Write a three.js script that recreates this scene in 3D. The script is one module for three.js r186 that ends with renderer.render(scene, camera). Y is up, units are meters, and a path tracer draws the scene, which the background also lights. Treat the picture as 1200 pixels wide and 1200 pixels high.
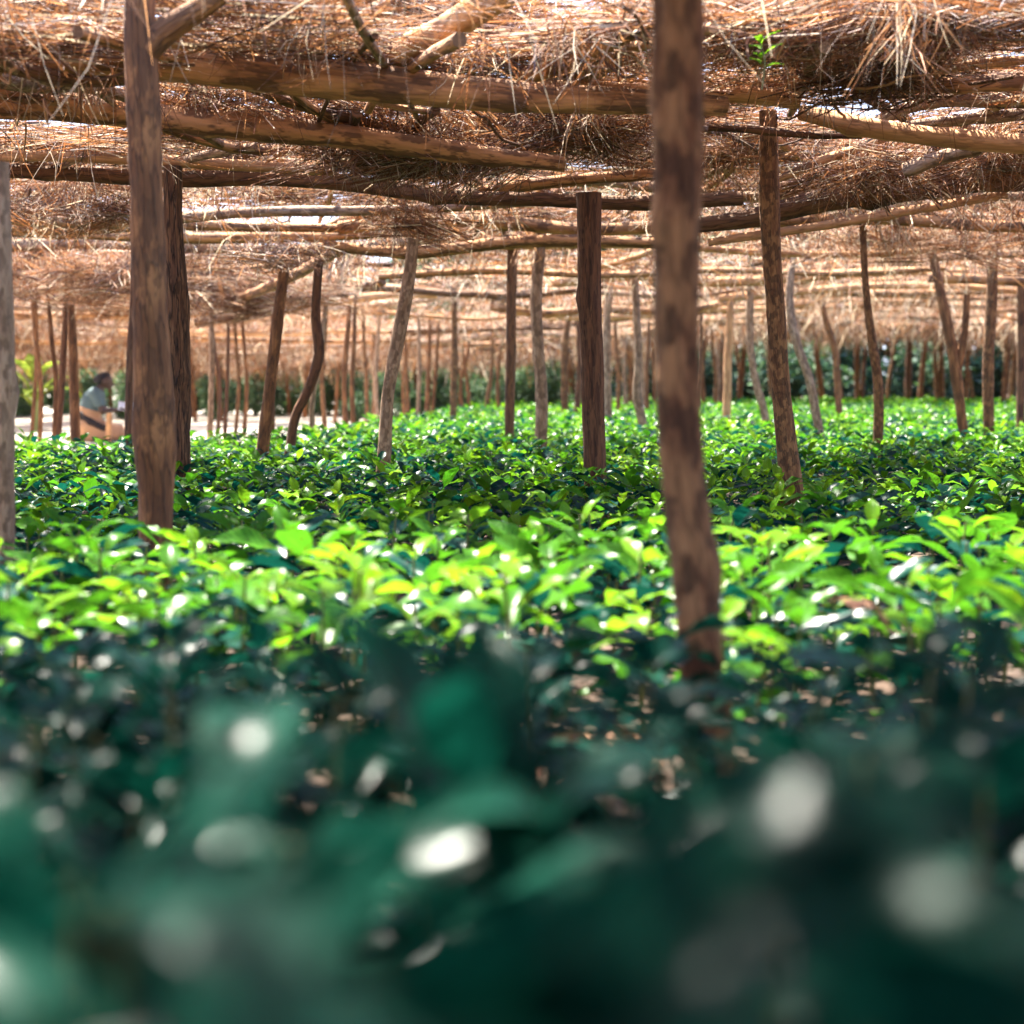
import * as THREE from 'three';
import { mergeGeometries, mergeVertices } from 'three/addons/utils/BufferGeometryUtils.js';
import { MarchingCubes } from 'three/addons/objects/MarchingCubes.js';
import { ImprovedNoise } from 'three/addons/math/ImprovedNoise.js';

// ---------------------------------------------------------------- camera, sky, sun, exposure
const scene = new THREE.Scene();
const FPX = 2239;                                   // focal length in pixels of a 1200 px frame
const EYE = 0.9;                                    // camera height
const PITCH = Math.atan(160 / FPX);                 // horizon a little above the middle
const camera = new THREE.PerspectiveCamera(2 * Math.atan(600 / FPX) * 180 / Math.PI, 1, 0.05, 600);
camera.position.set(0, EYE, 0);
camera.rotation.set(-PITCH, 0, 0);
camera.focus = 10.5;
camera.userData.fStop = 2.1;
scene.add(camera);

const SUN = new THREE.Vector3(-0.22, 0.88, -0.4).normalize();
const sun = new THREE.DirectionalLight(new THREE.Color().setRGB(1.0, 0.93, 0.82), 5);
sun.name = 'sun';
sun.position.copy(SUN).multiplyScalar(60).add(new THREE.Vector3(0, 0, -20));
sun.target.position.set(0, 0, -20);
sun.castShadow = true;
sun.shadow.mapSize.set(4096, 4096);
Object.assign(sun.shadow.camera, { left: -40, right: 40, top: 40, bottom: -40, near: 1, far: 160 });
scene.add(sun, sun.target);

{ // clear tropical sky: blue overhead, milky towards the horizon, a soft aureole round the sun
  const W = 256, H = 128, d = new Float32Array(W * H * 4), v = new THREE.Vector3();
  for (let j = 0; j < H; j++) for (let i = 0; i < W; i++) {
    const el = ((j + 0.5) / H - 0.5) * Math.PI, az = ((i + 0.5) / W - 0.5) * 2 * Math.PI;
    v.set(Math.cos(el) * Math.cos(az), Math.sin(el), Math.cos(el) * Math.sin(az));
    const k = Math.pow(1 - Math.max(0, v.y), 2.5), g = Math.pow(Math.max(0, v.dot(SUN)), 12) * 0.35;
    const o = (j * W + i) * 4;
    d[o] = 0.07 + 0.27 * k + g; d[o + 1] = 0.16 + 0.21 * k + g * 0.95; d[o + 2] = 0.37 + 0.07 * k + g * 0.85; d[o + 3] = 1;
  }
  const t = new THREE.DataTexture(d, W, H, THREE.RGBAFormat, THREE.FloatType);
  t.mapping = THREE.EquirectangularReflectionMapping; t.magFilter = THREE.LinearFilter; t.needsUpdate = true;
  scene.background = t; scene.environment = t;
}
const renderer = new THREE.WebGLRenderer({ antialias: true });
renderer.toneMapping = THREE.LinearToneMapping;
renderer.toneMappingExposure = 7.8;
renderer.shadowMap.enabled = true;

// ---------------------------------------------------------------- helpers
const rng = s => () => { s |= 0; s = s + 0x6D2B79F5 | 0; let t = Math.imul(s ^ s >>> 15, 1 | s); t = t + Math.imul(t ^ t >>> 7, 61 | t) ^ t; return ((t ^ t >>> 14) >>> 0) / 4294967296; };
const R = rng(11);
const rr = (a, b, r = R) => a + (b - a) * r();
const pn = new ImprovedNoise();
const noise = (x, y = 0, z = 0) => pn.noise(x, y, z);
const smooth = (a, b, x) => { const t = Math.min(1, Math.max(0, (x - a) / (b - a))); return t * t * (3 - 2 * t); };
const lerp = (a, b, t) => a + (b - a) * t;
const used = {};
const numbered = n => { const k = used[n] = (used[n] ?? -1) + 1; return k ? n + '_' + String(k).padStart(3, '0') : n; };
function tag(o, label, category, group, kind) {
  o.userData.label = label; o.userData.category = category;
  if (group) o.userData.group = group;
  if (kind) o.userData.kind = kind;
  return o;
}
function top(o, name) { o.name = numbered(name); scene.add(o); return o; }
function mesh(name, g, m, parent) {
  const o = new THREE.Mesh(g, m); o.castShadow = o.receiveShadow = true;
  if (parent) { o.name = name; parent.add(o); } else top(o, name);
  return o;
}
// a place in the world: the direction of a spot in a 1200 px frame at a distance of Z metres ahead
const CP = Math.cos(PITCH), SP = Math.sin(PITCH);
function at(px, py, Z) {
  const x = (px - 600) / FPX, y = -(py - 600) / FPX;
  const dy = y * CP - SP, dz = -CP - y * SP;
  const k = Z / -dz;
  return new THREE.Vector3(x * k, EYE + dy * k, -Z);
}
const PPM = Z => FPX / Z;

// periodic value noise for textures
function pnoise(seed, P, Q) {
  const r = rng(seed), t = new Float32Array(P * Q).map(() => r());
  return (u, v) => {
    u = (u % 1 + 1) % 1 * P; v = (v % 1 + 1) % 1 * Q;
    const i = Math.floor(u), j = Math.floor(v); let a = u - i, b = v - j; a = a * a * (3 - 2 * a); b = b * b * (3 - 2 * b);
    const g = (x, y) => t[(y % Q) * P + x % P];
    return lerp(lerp(g(i, j), g(i + 1, j), a), lerp(g(i, j + 1), g(i + 1, j + 1), a), b);
  };
}
const fbm = (seed, P, Q, n = 4) => {
  const f = []; for (let k = 0; k < n; k++) f.push(pnoise(seed + k * 17, P << k, Q << k));
  return (u, v) => { let s = 0, a = 0.5, t = 0; for (const g of f) { s += a * g(u, v); t += a; a *= 0.55; } return s / t; };
};
function tex(w, h, fn, srgb = true) {
  const d = new Uint8Array(w * h * 4);
  for (let j = 0; j < h; j++) for (let i = 0; i < w; i++) {
    const c = fn((i + 0.5) / w, (j + 0.5) / h), o = (j * w + i) * 4;
    for (let k = 0; k < 3; k++) { let x = Math.min(1, Math.max(0, Array.isArray(c) ? c[k] : c)); if (srgb) x = x <= 0.0031308 ? x * 12.92 : 1.055 * Math.pow(x, 1 / 2.4) - 0.055; d[o + k] = x * 255; }
    d[o + 3] = 255;
  }
  const t = new THREE.DataTexture(d, w, h); t.wrapS = t.wrapT = THREE.RepeatWrapping; t.magFilter = t.minFilter = THREE.LinearFilter;
  if (srgb) t.colorSpace = THREE.SRGBColorSpace; t.needsUpdate = true; return t;
}
const mix3 = (a, b, t) => [lerp(a[0], b[0], t), lerp(a[1], b[1], t), lerp(a[2], b[2], t)];

// ---------------------------------------------------------------- materials
function barkMat(seed, light, dark, patch, o = {}) {
  const { crack = 0.5, blotch = 0.5, bump = 0.006, P = 5, Q = 3, tone = 0.76 } = o;
  const f1 = fbm(seed, P * 2, Q, 4), f2 = fbm(seed + 5, P * 3, Q, 3), f3 = fbm(seed + 9, P * 2, Q * 2, 4), f4 = fbm(seed + 13, P * 12, Q * 4, 2);
  const cr = (u, v) => 1 - smooth(0, 0.09, Math.abs(f2(u, v) - 0.5));
  const map = tex(512, 512, (u, v) => {
    let c = mix3(light, dark, smooth(0.3, 0.7, f1(u, v)));
    c = mix3(c, patch, blotch * smooth(0.5, 0.6, f3(u, v)));
    const g = 0.75 + 0.5 * f4(u, v);
    const k = (1 - 0.8 * crack * cr(u, v)) * g * tone;
    return [c[0] * k * 1.08, c[1] * k * 0.92, c[2] * k * 0.72];
  });
  const bm = tex(512, 512, (u, v) => 0.35 + 0.35 * f1(u, v) + 0.25 * f4(u, v) - crack * 0.5 * cr(u, v) + 0.15 * smooth(0.5, 0.6, f3(u, v)), false);
  return new THREE.MeshStandardMaterial({ map, bumpMap: bm, bumpScale: bump, roughness: 0.88 });
}
const M = {
  blotch: barkMat(21, [0.50, 0.32, 0.19], [0.24, 0.13, 0.08], [0.07, 0.04, 0.028], { crack: 0.5, blotch: 0.7, P: 4, Q: 4, bump: 0.014 }),
  brown: barkMat(31, [0.42, 0.215, 0.10], [0.21, 0.10, 0.045], [0.09, 0.045, 0.025], { crack: 0.6, blotch: 0.5, bump: 0.008 }),
  cracked: barkMat(41, [0.30, 0.18, 0.11], [0.16, 0.085, 0.05], [0.05, 0.03, 0.022], { crack: 1, blotch: 0.6, bump: 0.014, P: 4 }),
  dark: barkMat(51, [0.21, 0.105, 0.06], [0.08, 0.04, 0.025], [0.27, 0.15, 0.09], { crack: 0.6, blotch: 0.45, bump: 0.008 }),
  pale: barkMat(61, [0.58, 0.45, 0.36], [0.36, 0.25, 0.18], [0.15, 0.10, 0.07], { crack: 0.3, blotch: 0.6, bump: 0.006, Q: 5 }),
  fleck: barkMat(71, [0.38, 0.22, 0.11], [0.20, 0.10, 0.05], [0.10, 0.055, 0.03], { crack: 0.5, blotch: 0.7, bump: 0.01, P: 7, Q: 7 }),
  log: barkMat(81, [0.46, 0.27, 0.14], [0.28, 0.15, 0.075], [0.09, 0.05, 0.03], { tone: 1.05, crack: 0.4, blotch: 0.8, bump: 0.007, P: 3, Q: 2 }),
  peeled: barkMat(91, [0.56, 0.36, 0.21], [0.42, 0.25, 0.135], [0.22, 0.12, 0.07], { tone: 1.05, crack: 0.25, blotch: 0.5, bump: 0.004, P: 4, Q: 2 }),
  charred: barkMat(101, [0.19, 0.10, 0.06], [0.10, 0.055, 0.035], [0.30, 0.18, 0.10], { crack: 0.6, blotch: 0.5, bump: 0.009, P: 3, Q: 2 }),
};
const leafVein = (u, v) => { // u along the leaf, v across
  const s = Math.abs(v - 0.5) * 2;
  const mid = 1 - smooth(0.0, 0.07, s);
  const ph = (u - s * 0.16) * 9; const side = (1 - smooth(0, 0.14, Math.abs(ph - Math.round(ph)))) * (1 - s * 0.5);
  return { mid, side, ph };
};
const leafNoise = fbm(7, 6, 6, 4);
const leafSpot = fbm(77, 9, 5, 3);
const leafMap = tex(256, 128, (u, v) => {
  const a = leafVein(u, v), n = 0.72 + 0.42 * leafNoise(u, v); const k = n + 0.45 * a.mid + 0.14 * a.side;
  const b = smooth(0.62, 0.68, leafSpot(u, v)); return mix3([k * 0.8 + 0.12 * a.mid, k * 0.8, k * 0.8], [0.9, 0.35, 0.5], b * 0.8);
});
const leafBump = tex(256, 128, (u, v) => { const a = leafVein(u, v); return 0.5 + 0.3 * Math.cos((a.ph) * Math.PI * 2 + Math.PI) * 0.8 - 0.4 * a.mid + 0.15 * leafNoise(u * 2, v * 2); }, false);
function leafMat(rgb, tr = 0.45, extra = {}) {
  return new THREE.MeshPhysicalMaterial({ color: new THREE.Color().setRGB(...rgb), map: leafMap, bumpMap: leafBump, bumpScale: 0.0022, roughness: 1, transmission: tr, thickness: 0, side: THREE.DoubleSide, specularIntensity: 0.03, clearcoat: 0.3, clearcoatRoughness: 0.29, ...extra });
}
M.leafOldShade = leafMat([0.003, 0.064, 0.041], 0.33);  // mature leaf; its dark teal also carries the painted foreground shade
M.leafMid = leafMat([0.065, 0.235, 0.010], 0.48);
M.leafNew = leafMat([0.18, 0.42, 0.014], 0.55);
M.leafMass = leafMat([1, 1, 1], 0.44, { vertexColors: true });
M.stem = new THREE.MeshStandardMaterial({ color: new THREE.Color().setRGB(0.16, 0.15, 0.05), roughness: 0.8 });
M.straw = new THREE.MeshPhysicalMaterial({ color: 0xffffff, vertexColors: true, roughness: 1, transmission: 0.33, thickness: 0, side: THREE.DoubleSide });
const soilN = fbm(201, 12, 12, 5), soilN2 = fbm(207, 3, 3, 4), soilN3 = fbm(211, 60, 60, 2);
M.soil = new THREE.MeshStandardMaterial({
  map: tex(1024, 1024, (u, v) => { const c = mix3(mix3([0.06, 0.032, 0.02], [0.10, 0.058, 0.036], soilN(u, v)), [0.035, 0.022, 0.015], 0.6 * smooth(0.45, 0.65, soilN2(u, v))); const k = 0.7 + 0.6 * soilN3(u, v); return [c[0] * k, c[1] * k, c[2] * k]; }),
  bumpMap: tex(512, 512, (u, v) => 0.6 * soilN(u, v) + 0.4 * soilN3(u, v), false), bumpScale: 0.04, roughness: 0.95,
});
M.sand = new THREE.MeshStandardMaterial({
  map: tex(512, 512, (u, v) => { const c = mix3([0.36, 0.31, 0.24], [0.50, 0.44, 0.36], soilN(u, v)); const k = 0.8 + 0.4 * soilN3(u, v); return [c[0] * k, c[1] * k, c[2] * k]; }), bumpMap: M.soil.bumpMap, bumpScale: 0.03, roughness: 0.95,
});

// ---------------------------------------------------------------- ground
{
  const g = new THREE.PlaneGeometry(360, 360, 120, 120); g.rotateX(-Math.PI / 2); g.translate(0, 0, -60);
  const p = g.attributes.position, uv = g.attributes.uv;
  for (let i = 0; i < p.count; i++) uv.setXY(i, p.getX(i) / 2.2, p.getZ(i) / 2.2);
  const o = mesh('ground', g, M.soil); o.userData.kind = 'structure'; tag(o, 'reddish brown soil under the seedling beds', 'ground');
  // pale trodden clearing beyond the end of the beds
  const s = new THREE.Shape(); const r = rng(5);
  const pts = [[-13, -17.8], [-5, -18.2], [-2.9, -20.2], [-2, -25], [-1.3, -33], [0, -44], [3, -48], [5, -60], [-2, -88], [-30, -95], [-60, -70], [-50, -20]];
  s.setFromPoints(new THREE.CatmullRomCurve3(pts.map(q => new THREE.Vector3(q[0], 0, q[1])), true, 'centripetal').getPoints(90).map(q => new THREE.Vector2(q.x + rr(-.12, .12, r), -q.z + rr(-.12, .12, r))));
  const g2 = new THREE.ShapeGeometry(s); g2.rotateX(-Math.PI / 2);
  const p2 = g2.attributes.position, u2 = g2.attributes.uv; for (let i = 0; i < p2.count; i++) u2.setXY(i, p2.getX(i) / 3, p2.getZ(i) / 3);
  g2.translate(0, 0.006, 0);
  const c = mesh('path', g2, M.sand); c.userData.kind = 'structure'; tag(c, 'pale trodden sandy clearing beyond the seedling beds', 'path');
}

// ---------------------------------------------------------------- logs and posts
// one round timber through a row of points with a radius at each; uneven, with knots, closed ends
function timber(pts, radii, o = {}) {
  const { radial = 14, rough = 0.10, seed = 1, knots = 0, step = 0.09, minSeg = 8 } = o;
  const c = new THREE.CatmullRomCurve3(pts, false, 'centripetal'), L = c.getLength();
  const n = Math.max(minSeg, Math.min(70, Math.round(L / step))), F = c.computeFrenetFrames(n, false), r = rng(seed * 7919 + 3);
  const kn = []; for (let k = 0; k < knots; k++) kn.push([r() * Math.PI * 2, rr(0.08, 0.92, r) * L, rr(0.2, 0.55, r), rr(0.03, 0.06, r)]);
  const pos = [], uv = [], idx = [], v = new THREE.Vector3();
  const rm = radii.reduce((a, b) => a + b) / radii.length, ur = Math.max(1, Math.round(2 * Math.PI * rm / 0.28)), uo = r(), vo = r();
  for (let i = 0; i <= n; i++) {
    const t = i / n, p = c.getPointAt(t), k = t * (radii.length - 1), k0 = Math.min(radii.length - 2, Math.floor(k)), R0 = lerp(radii[k0], radii[k0 + 1], k - k0), l = t * L;
    for (let j = 0; j <= radial; j++) {
      const a = j / radial * Math.PI * 2, ca = Math.cos(a), sa = Math.sin(a);
      let q = R0 * (1 + rough * (1.6 * noise(ca * 0.9 + seed * 3.1, sa * 0.9, l * 2.2) + 0.9 * noise(ca * 2 + seed, sa * 2 + 9, l * 8)));
      for (const [ka, kl, kh, kw] of kn) { const da = Math.atan2(Math.sin(a - ka), Math.cos(a - ka)) * R0; q += R0 * kh * Math.exp(-(da * da + (l - kl) ** 2) / (kw * kw)); }
      v.copy(F.normals[i]).multiplyScalar(ca * q).addScaledVector(F.binormals[i], sa * q).add(p);
      pos.push(v.x, v.y, v.z); uv.push(j / radial * ur + uo, l / 0.55 + vo);
    }
  }
  const w = radial + 1;
  for (let i = 0; i < n; i++) for (let j = 0; j < radial; j++) { const a = i * w + j, b = a + 1, d = a + w, e = d + 1; idx.push(a, d, b, b, d, e); }
  const g = new THREE.BufferGeometry(); g.setAttribute('position', new THREE.Float32BufferAttribute(pos, 3)); g.setAttribute('uv', new THREE.Float32BufferAttribute(uv, 2)); g.setIndex(idx); g.computeVertexNormals();
  { // join the normals across the seam
    const nn = g.attributes.normal; for (let i = 0; i <= n; i++) { const a = i * w, b = a + radial; v.set(nn.getX(a) + nn.getX(b), nn.getY(a) + nn.getY(b), nn.getZ(a) + nn.getZ(b)).normalize(); nn.setXYZ(a, v.x, v.y, v.z); nn.setXYZ(b, v.x, v.y, v.z); }
  }
  const caps = [g];
  for (const e of [0, n]) {
    const p = c.getPointAt(e / n), cp = [p.x, p.y, p.z], cu = [0.5, 0.5], ci = [];
    for (let j = 0; j <= radial; j++) { const k = (e * w + j) * 3; cp.push(pos[k], pos[k + 1], pos[k + 2]); cu.push(0.5 + 0.1 * Math.cos(j / radial * 6.283), 0.5 + 0.1 * Math.sin(j / radial * 6.283)); }
    for (let j = 1; j <= radial; j++) e ? ci.push(0, j, j + 1) : ci.push(0, j + 1, j);
    const q = new THREE.BufferGeometry(); q.setAttribute('position', new THREE.Float32BufferAttribute(cp, 3)); q.setAttribute('uv', new THREE.Float32BufferAttribute(cu, 2)); q.setIndex(ci); q.computeVertexNormals(); caps.push(q);
  }
  return mergeGeometries(caps);
}
// height of the underside of the thatch above the eye
function roofH(x, Z) {
  let h = 1.36 + 0.12 * noise(x * 0.23 + 3, Z * 0.19) + 0.16 * noise(x * 0.7, Z * 0.6, 4);
  h -= 0.015 * Math.max(0, Z - 14) * smooth(4, -6, x);
  h -= (0.025 - 0.016 * smooth(1, 6, x)) * Math.max(0, Z - 16);
  return h;
}
let pseed = 100;
const postBases = [];
// path: [px, py] from the top down, standing Z metres away; wpx: width in a 1200 px frame at top and base
function postGeo(path, Z, wpx, o = {}) {
  const P = path.map(q => at(q[0], q[1], Z + (q[2] || 0)));
  const up = EYE + roofH(P[0].x, Z) + 0.02 - P[0].y, lean = (P[0].x - P[1].x) / (P[0].y - P[1].y);
  if (!o.sawn && up > 0.05) { P.unshift(P[0].clone().add(new THREE.Vector3(lean * up * 0.6, up, 0))); wpx = [wpx[0] * 0.9, ...wpx]; }
  const a = P[P.length - 2], b = P[P.length - 1], k = (b.y + 0.08) / (a.y - b.y);
  const base = b.clone().add(b.clone().sub(a).multiplyScalar(Math.min(k, 3))); base.y = -0.08;
  base.x = b.x + Math.max(-0.12, Math.min(0.12, base.x - b.x)); base.z = b.z + Math.max(-.1, Math.min(.1, base.z - b.z));
  P.push(base); postBases.push([base.x, base.z]);
  const r = wpx.map(w => w / 2 / PPM(Z)); r.push(r[r.length - 1] * 1.05);
  return timber(P, r, { seed: ++pseed, ...o });
}
function post(path, Z, wpx, m, label, group, o) { return tag(mesh('shade_post', postGeo(path, Z, wpx, o), m), label, 'post', group, 'thing'); }

post([[796, -190], [795, 0], [794, 200], [792, 330], [796, 480], [806, 600], [817, 725]], 4.25, [54, 56, 54, 58, 54, 48, 50, 56], M.blotch, 'thick bark post with dark blotches standing before the sunlit seedling bed', null, { radial: 28, knots: 7, step: 0.045, rough: 0.13 });
{
  const g = top(new THREE.Group(), 'shade_post'); tag(g, 'forked brown trunk post with a burl, beams passing behind it', 'post');
  mesh('trunk', postGeo([[166, -40], [164, 30], [168, 110], [172, 240], [176, 360], [179, 440], [180, 500], [183, 560], [183, 608]], 7.2, [30, 37, 40, 38, 39, 40, 44, 50, 40, 40], { radial: 22, knots: 4, step: 0.06, rough: 0.08 }), M.brown, g);
  mesh('branch', timber([at(172, 60, 7.2), at(192, 38, 7.18), at(222, 18, 7.15), at(262, -8, 7.1)], [0.05, 0.05, 0.042, 0.036], { seed: 77, radial: 14 }), M.brown, g);
}
post([[0, 190], [2, 300], [4, 420], [5, 520], [4, 615]], 6.9, [20, 22, 27, 24, 26], M.pale, 'greyish post with rusty foot beside the bright seedlings', null, { sawn: true, radial: 18, knots: 3 });
post([[203, 195], [204, 280], [209, 400], [209, 470], [210, 545]], 11.6, [22, 25, 28, 25, 28], M.cracked, 'sawn post with deeply cracked bark behind the forked trunk', null, { sawn: true, radial: 18, rough: 0.16, knots: 3, step: 0.07 });
post([[690, 226], [691, 330], [694, 430], [697, 545]], 11.7, [29, 27, 27, 26], M.dark, 'straight dark brown post with a knot, carrying the long beam', null, { sawn: true, radial: 18, knots: 2, rough: 0.06 });
post([[900, 130], [902, 250], [908, 350], [916, 460], [926, 558]], 10.3, [21, 23, 21, 22, 25], M.fleck, 'slender leaning post with flecked scaly bark and flat sawn top', null, { sawn: true, radial: 18, knots: 2, rough: 0.07 });
post([[484, 280], [477, 340], [464, 410], [455, 460], [450, 532]], 13.4, [13, 15, 16, 15, 17], M.pale, 'grey brown post leaning over, twiggy thatch at its head', null, { sawn: true, radial: 14 });
post([[374, 305], [370, 370], [374, 415], [362, 455], [346, 488], [340, 525]], 15, [10, 11, 12, 12, 11, 12], M.dark, 'dark post with an S-shaped bend rising from the seedlings', null, { sawn: true, radial: 14 });
post([[333, 318], [325, 380], [318, 440], [308, 526]], 14.6, [12, 14, 14, 15], M.brown, 'leaning brown post beside a thin dark pole', null, { sawn: true, radial: 14 });
post([[600, 305], [599, 380], [598, 440], [597, 506]], 18, [12, 12, 12, 11], M.charred, 'straight blackish post beside a mottled pale one', null, { radial: 12 });
post([[632, 298], [628, 350], [631, 410], [635, 470], [634, 513]], 17, [13, 14, 13, 14, 15], M.pale, 'mottled pale grey post with a slight kink near a blackish one', null, { radial: 14, knots: 3 });
post([[742, 300], [746, 370], [748, 430], [746, 460], [754, 500]], 21, [8, 9, 9, 10, 11], M.pale, 'pale crooked post partly behind the blotched post', null, { radial: 12 });
post([[882, 296], [879, 350], [880, 410], [886, 450], [894, 476]], 24, [8, 9, 9, 9, 10], M.pale, 'thin pale bowed post near the flecked leaning post', null, { radial: 12 });
post([[933, 286], [925, 345], [933, 400], [947, 440], [958, 494]], 20, [8, 9, 11, 11, 10], M.pale, 'smooth pale post curving like a bow over bright seedlings', null, { radial: 12 });
post([[1011, 255], [1014, 330], [1022, 400], [1029, 450], [1029, 515]], 16.2, [8, 9, 11, 12, 11], M.fleck, 'slim brown post with a nick at mid height and slight bow', null, { radial: 14, knots: 2 });
{
  const g = top(new THREE.Group(), 'shade_post'); tag(g, 'Y-shaped post with two limbs joining halfway up', 'post');
  mesh('trunk', postGeo([[1090, 288], [1103, 345], [1114, 400], [1122, 450], [1128, 500]], 20, [10, 11, 13, 14, 12], { radial: 12 }), M.brown, g);
  mesh('branch', timber([at(1133, 345, 20), at(1131, 380, 20), at(1127, 410, 20), at(1121, 440, 20)], [0.035, 0.038, 0.042, 0.045], { seed: 81, radial: 12 }), M.brown, g);
}
post([[1164, 276], [1162, 350], [1158, 430], [1159, 500]], 20, [12, 13, 14, 13], M.fleck, 'upright tan post with scaly bark near the Y-shaped post', null, { radial: 12 });
post([[1192, 240], [1197, 330], [1197, 400], [1196, 478]], 23, [10, 11, 10, 10], M.charred, 'dark upright post under the low thatch at the woodland side', null, { radial: 12 });
post([[955, 326], [968, 375], [978, 410], [982, 466]], 28, [6, 7, 8, 8], M.brown, 'thin brown post leaning towards the slim bowed post', null, { radial: 10 });
post([[857, 345], [854, 400], [852, 470]], 26, [9, 10, 10], M.peeled, 'peeled ochre post close to the blotched bark post', null, { radial: 10 });
post([[83, 352], [86, 420], [88, 506]], 19, [9, 11, 12], M.brown, 'brown post just behind the crouching person', null, { radial: 12 });
post([[77, 372], [73, 440], [68, 515]], 19.5, [7, 8, 8], M.dark, 'thin dark pole leaning beside the post behind the person', null, { radial: 10 });
post([[128, 484], [128, 495], [127, 512]], 24.5, [6, 7, 7], M.peeled, 'short tan stake in front of the person\'s knees', null, { sawn: true, radial: 10 });
post([[157, 348], [153, 420], [151, 512]], 17.5, [9, 10, 10], M.dark, 'dark post half hidden by the forked trunk', null, { radial: 10 });
{
  const far = [[47, 405, 500, 5], [38, 415, 498, 4], [64, 400, 505, 5], [246, 395, 500, 6], [256, 420, 494, 4], [264, 400, 496, 4], [277, 415, 492, 4], [287, 410, 492, 4], [318, 372, 500, 7], [366, 440, 502, 6], [380, 405, 488, 5],
    [405, 385, 490, 6], [414, 425, 492, 5], [430, 410, 484, 4], [442, 395, 484, 5], [478, 425, 485, 4], [490, 418, 484, 4], [501, 410, 482, 5], [507, 405, 482, 4], [531, 352, 490, 7], [541, 420, 476, 4], [549, 425, 476, 4], [570, 420, 478, 5], [584, 400, 476, 4],
    [662, 352, 482, 7], [676, 400, 482, 6], [684, 420, 474, 4], [712, 300, 490, 9], [733, 400, 474, 4], [768, 360, 470, 5], [838, 400, 468, 5], [866, 380, 468, 6], [868, 420, 462, 4], [906, 400, 466, 6], [915, 410, 462, 5], [963, 395, 462, 7], [986, 400, 462, 5], [1005, 352, 462, 6], [1010, 370, 462, 4],
    [1040, 420, 460, 4], [1064, 348, 462, 7], [1078, 360, 462, 5], [1098, 400, 462, 5], [1104, 380, 466, 6], [1132, 385, 468, 5], [1140, 400, 462, 4], [1176, 350, 470, 6], [1184, 390, 466, 5]];
  { const q = rng(91); for (let k = 0; k < 34; k++) { const Z = rr(30, 45, q), y1 = 440 + 2239 * 0.56 / Z; far.push([rr(210, 850, q), 440 - 2239 * rr(0.5, 0.75, q) / Z, y1, rr(3, 5.5, q)]); } }
  const r = rng(9), mats = [M.brown, M.dark, M.pale, M.brown, M.fleck];
  for (const [x, y0, y1, w] of far) {
    const Z = Math.min(46, Math.max(17, 2239 * 0.56 / (y1 - 440)));
    const dx = rr(-7, 7, r), b = rr(-3.5, 3.5, r);
    post([[x + dx, y0], [x + dx * 0.6 + b, lerp(y0, y1, 0.33)], [x + dx * 0.2 + b * 0.8, lerp(y0, y1, 0.66)], [x, y1 + 3]], Z, [w * 0.95, w * 1.1, w * 1.15, w * 1.2], mats[Math.floor(r() * 5)], 'thin crooked pole among the many far props under the thatch', 'far props holding up the thatch', { radial: 8, step: 0.2, rough: 0.14 });
  }
}

// beams: [px, py, Z] along the log, widths in a 1200 px frame
function beam(path, wpx, m, label, group, o = {}) {
  const P = path.map(q => at(q[0], q[1], q[2])), Zm = path.map(q => q[2]);
  const r = path.map((q, i) => wpx[Math.min(i, wpx.length - 1)] / 2 / PPM(q[2]));
  return tag(mesh('roof_beam', timber(P, r, { seed: ++pseed, radial: 16, step: 0.1, knots: 3, rough: 0.12, ...o }), m), label, 'beam', group, 'thing');
}
beam([[-60, 50, 8.3], [60, 60, 8.3], [190, 72, 8.35], [300, 86, 8.4], [430, 98, 8.5], [600, 112, 8.6], [770, 120, 8.7], [850, 124, 8.8]], [46, 46, 44, 42, 40, 38, 30, 22], M.log, 'thickest long log under the thatch, bark flaking in dark patches', null, { radial: 20, knots: 8 });
beam([[-50, 24, 8.9], [80, 44, 8.9], [200, 58, 8.9], [300, 72, 8.9], [420, 84, 8.95], [600, 98, 9.1], [760, 105, 9.2]], [13, 14, 14, 15, 14, 14, 12], M.peeled, 'pale stripped pole lying along the thickest log');
beam([[-60, 118, 9.8], [60, 124, 9.8], [180, 136, 9.9], [280, 148, 9.9], [400, 160, 10], [520, 176, 10.1], [660, 192, 10.3]], [34, 34, 32, 30, 28, 24, 18], M.log, 'second long log, knotty and half buried in straw at its end', null, { radial: 18, knots: 7 });
beam([[-40, 100, 10.2], [100, 108, 10.2], [250, 126, 10.2], [400, 146, 10.3], [480, 150, 10.4]], [12, 14, 15, 15, 12], M.peeled, 'ochre pole lying on the second long log');
beam([[-40, 182, 11.6], [100, 184, 11.6], [250, 192, 11.6], [390, 200, 11.7]], [12, 13, 14, 12], M.peeled, 'thin sunlit pole above the dark round beam');
beam([[-40, 198, 12], [90, 204, 12], [200, 210, 12], [320, 208, 12], [400, 214, 12], [520, 230, 12], [640, 234, 12], [760, 238, 12], [870, 232, 12]], [16, 17, 18, 20, 20, 16, 16, 17, 16], M.charred, 'dark round beam resting on the straight dark post', null, { radial: 16, knots: 5 });
beam([[560, 225, 12.6], [660, 212, 12.6], [770, 204, 12.7]], [13, 14, 13], M.log, 'short brown log lying across the dark round beam');
beam([[820, 112, 9.6], [880, 113, 9.6], [938, 118, 9.6]], [15, 17, 16], M.peeled, 'short sawn ochre pole end above the slender flecked post');
beam([[432, 82, 8.9], [490, 52, 8.4], [540, 22, 8], [600, -16, 7.6]], [34, 34, 36, 36], M.peeled, 'stout slanting log reaching up to the first beam', null, { radial: 18 });
beam([[318, 66, 9.0], [360, 54, 8.8], [400, 36, 8.6], [450, 8, 8.3]], [16, 22, 20, 18], M.log, 'slanting branch next to the stout slanting log');
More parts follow.
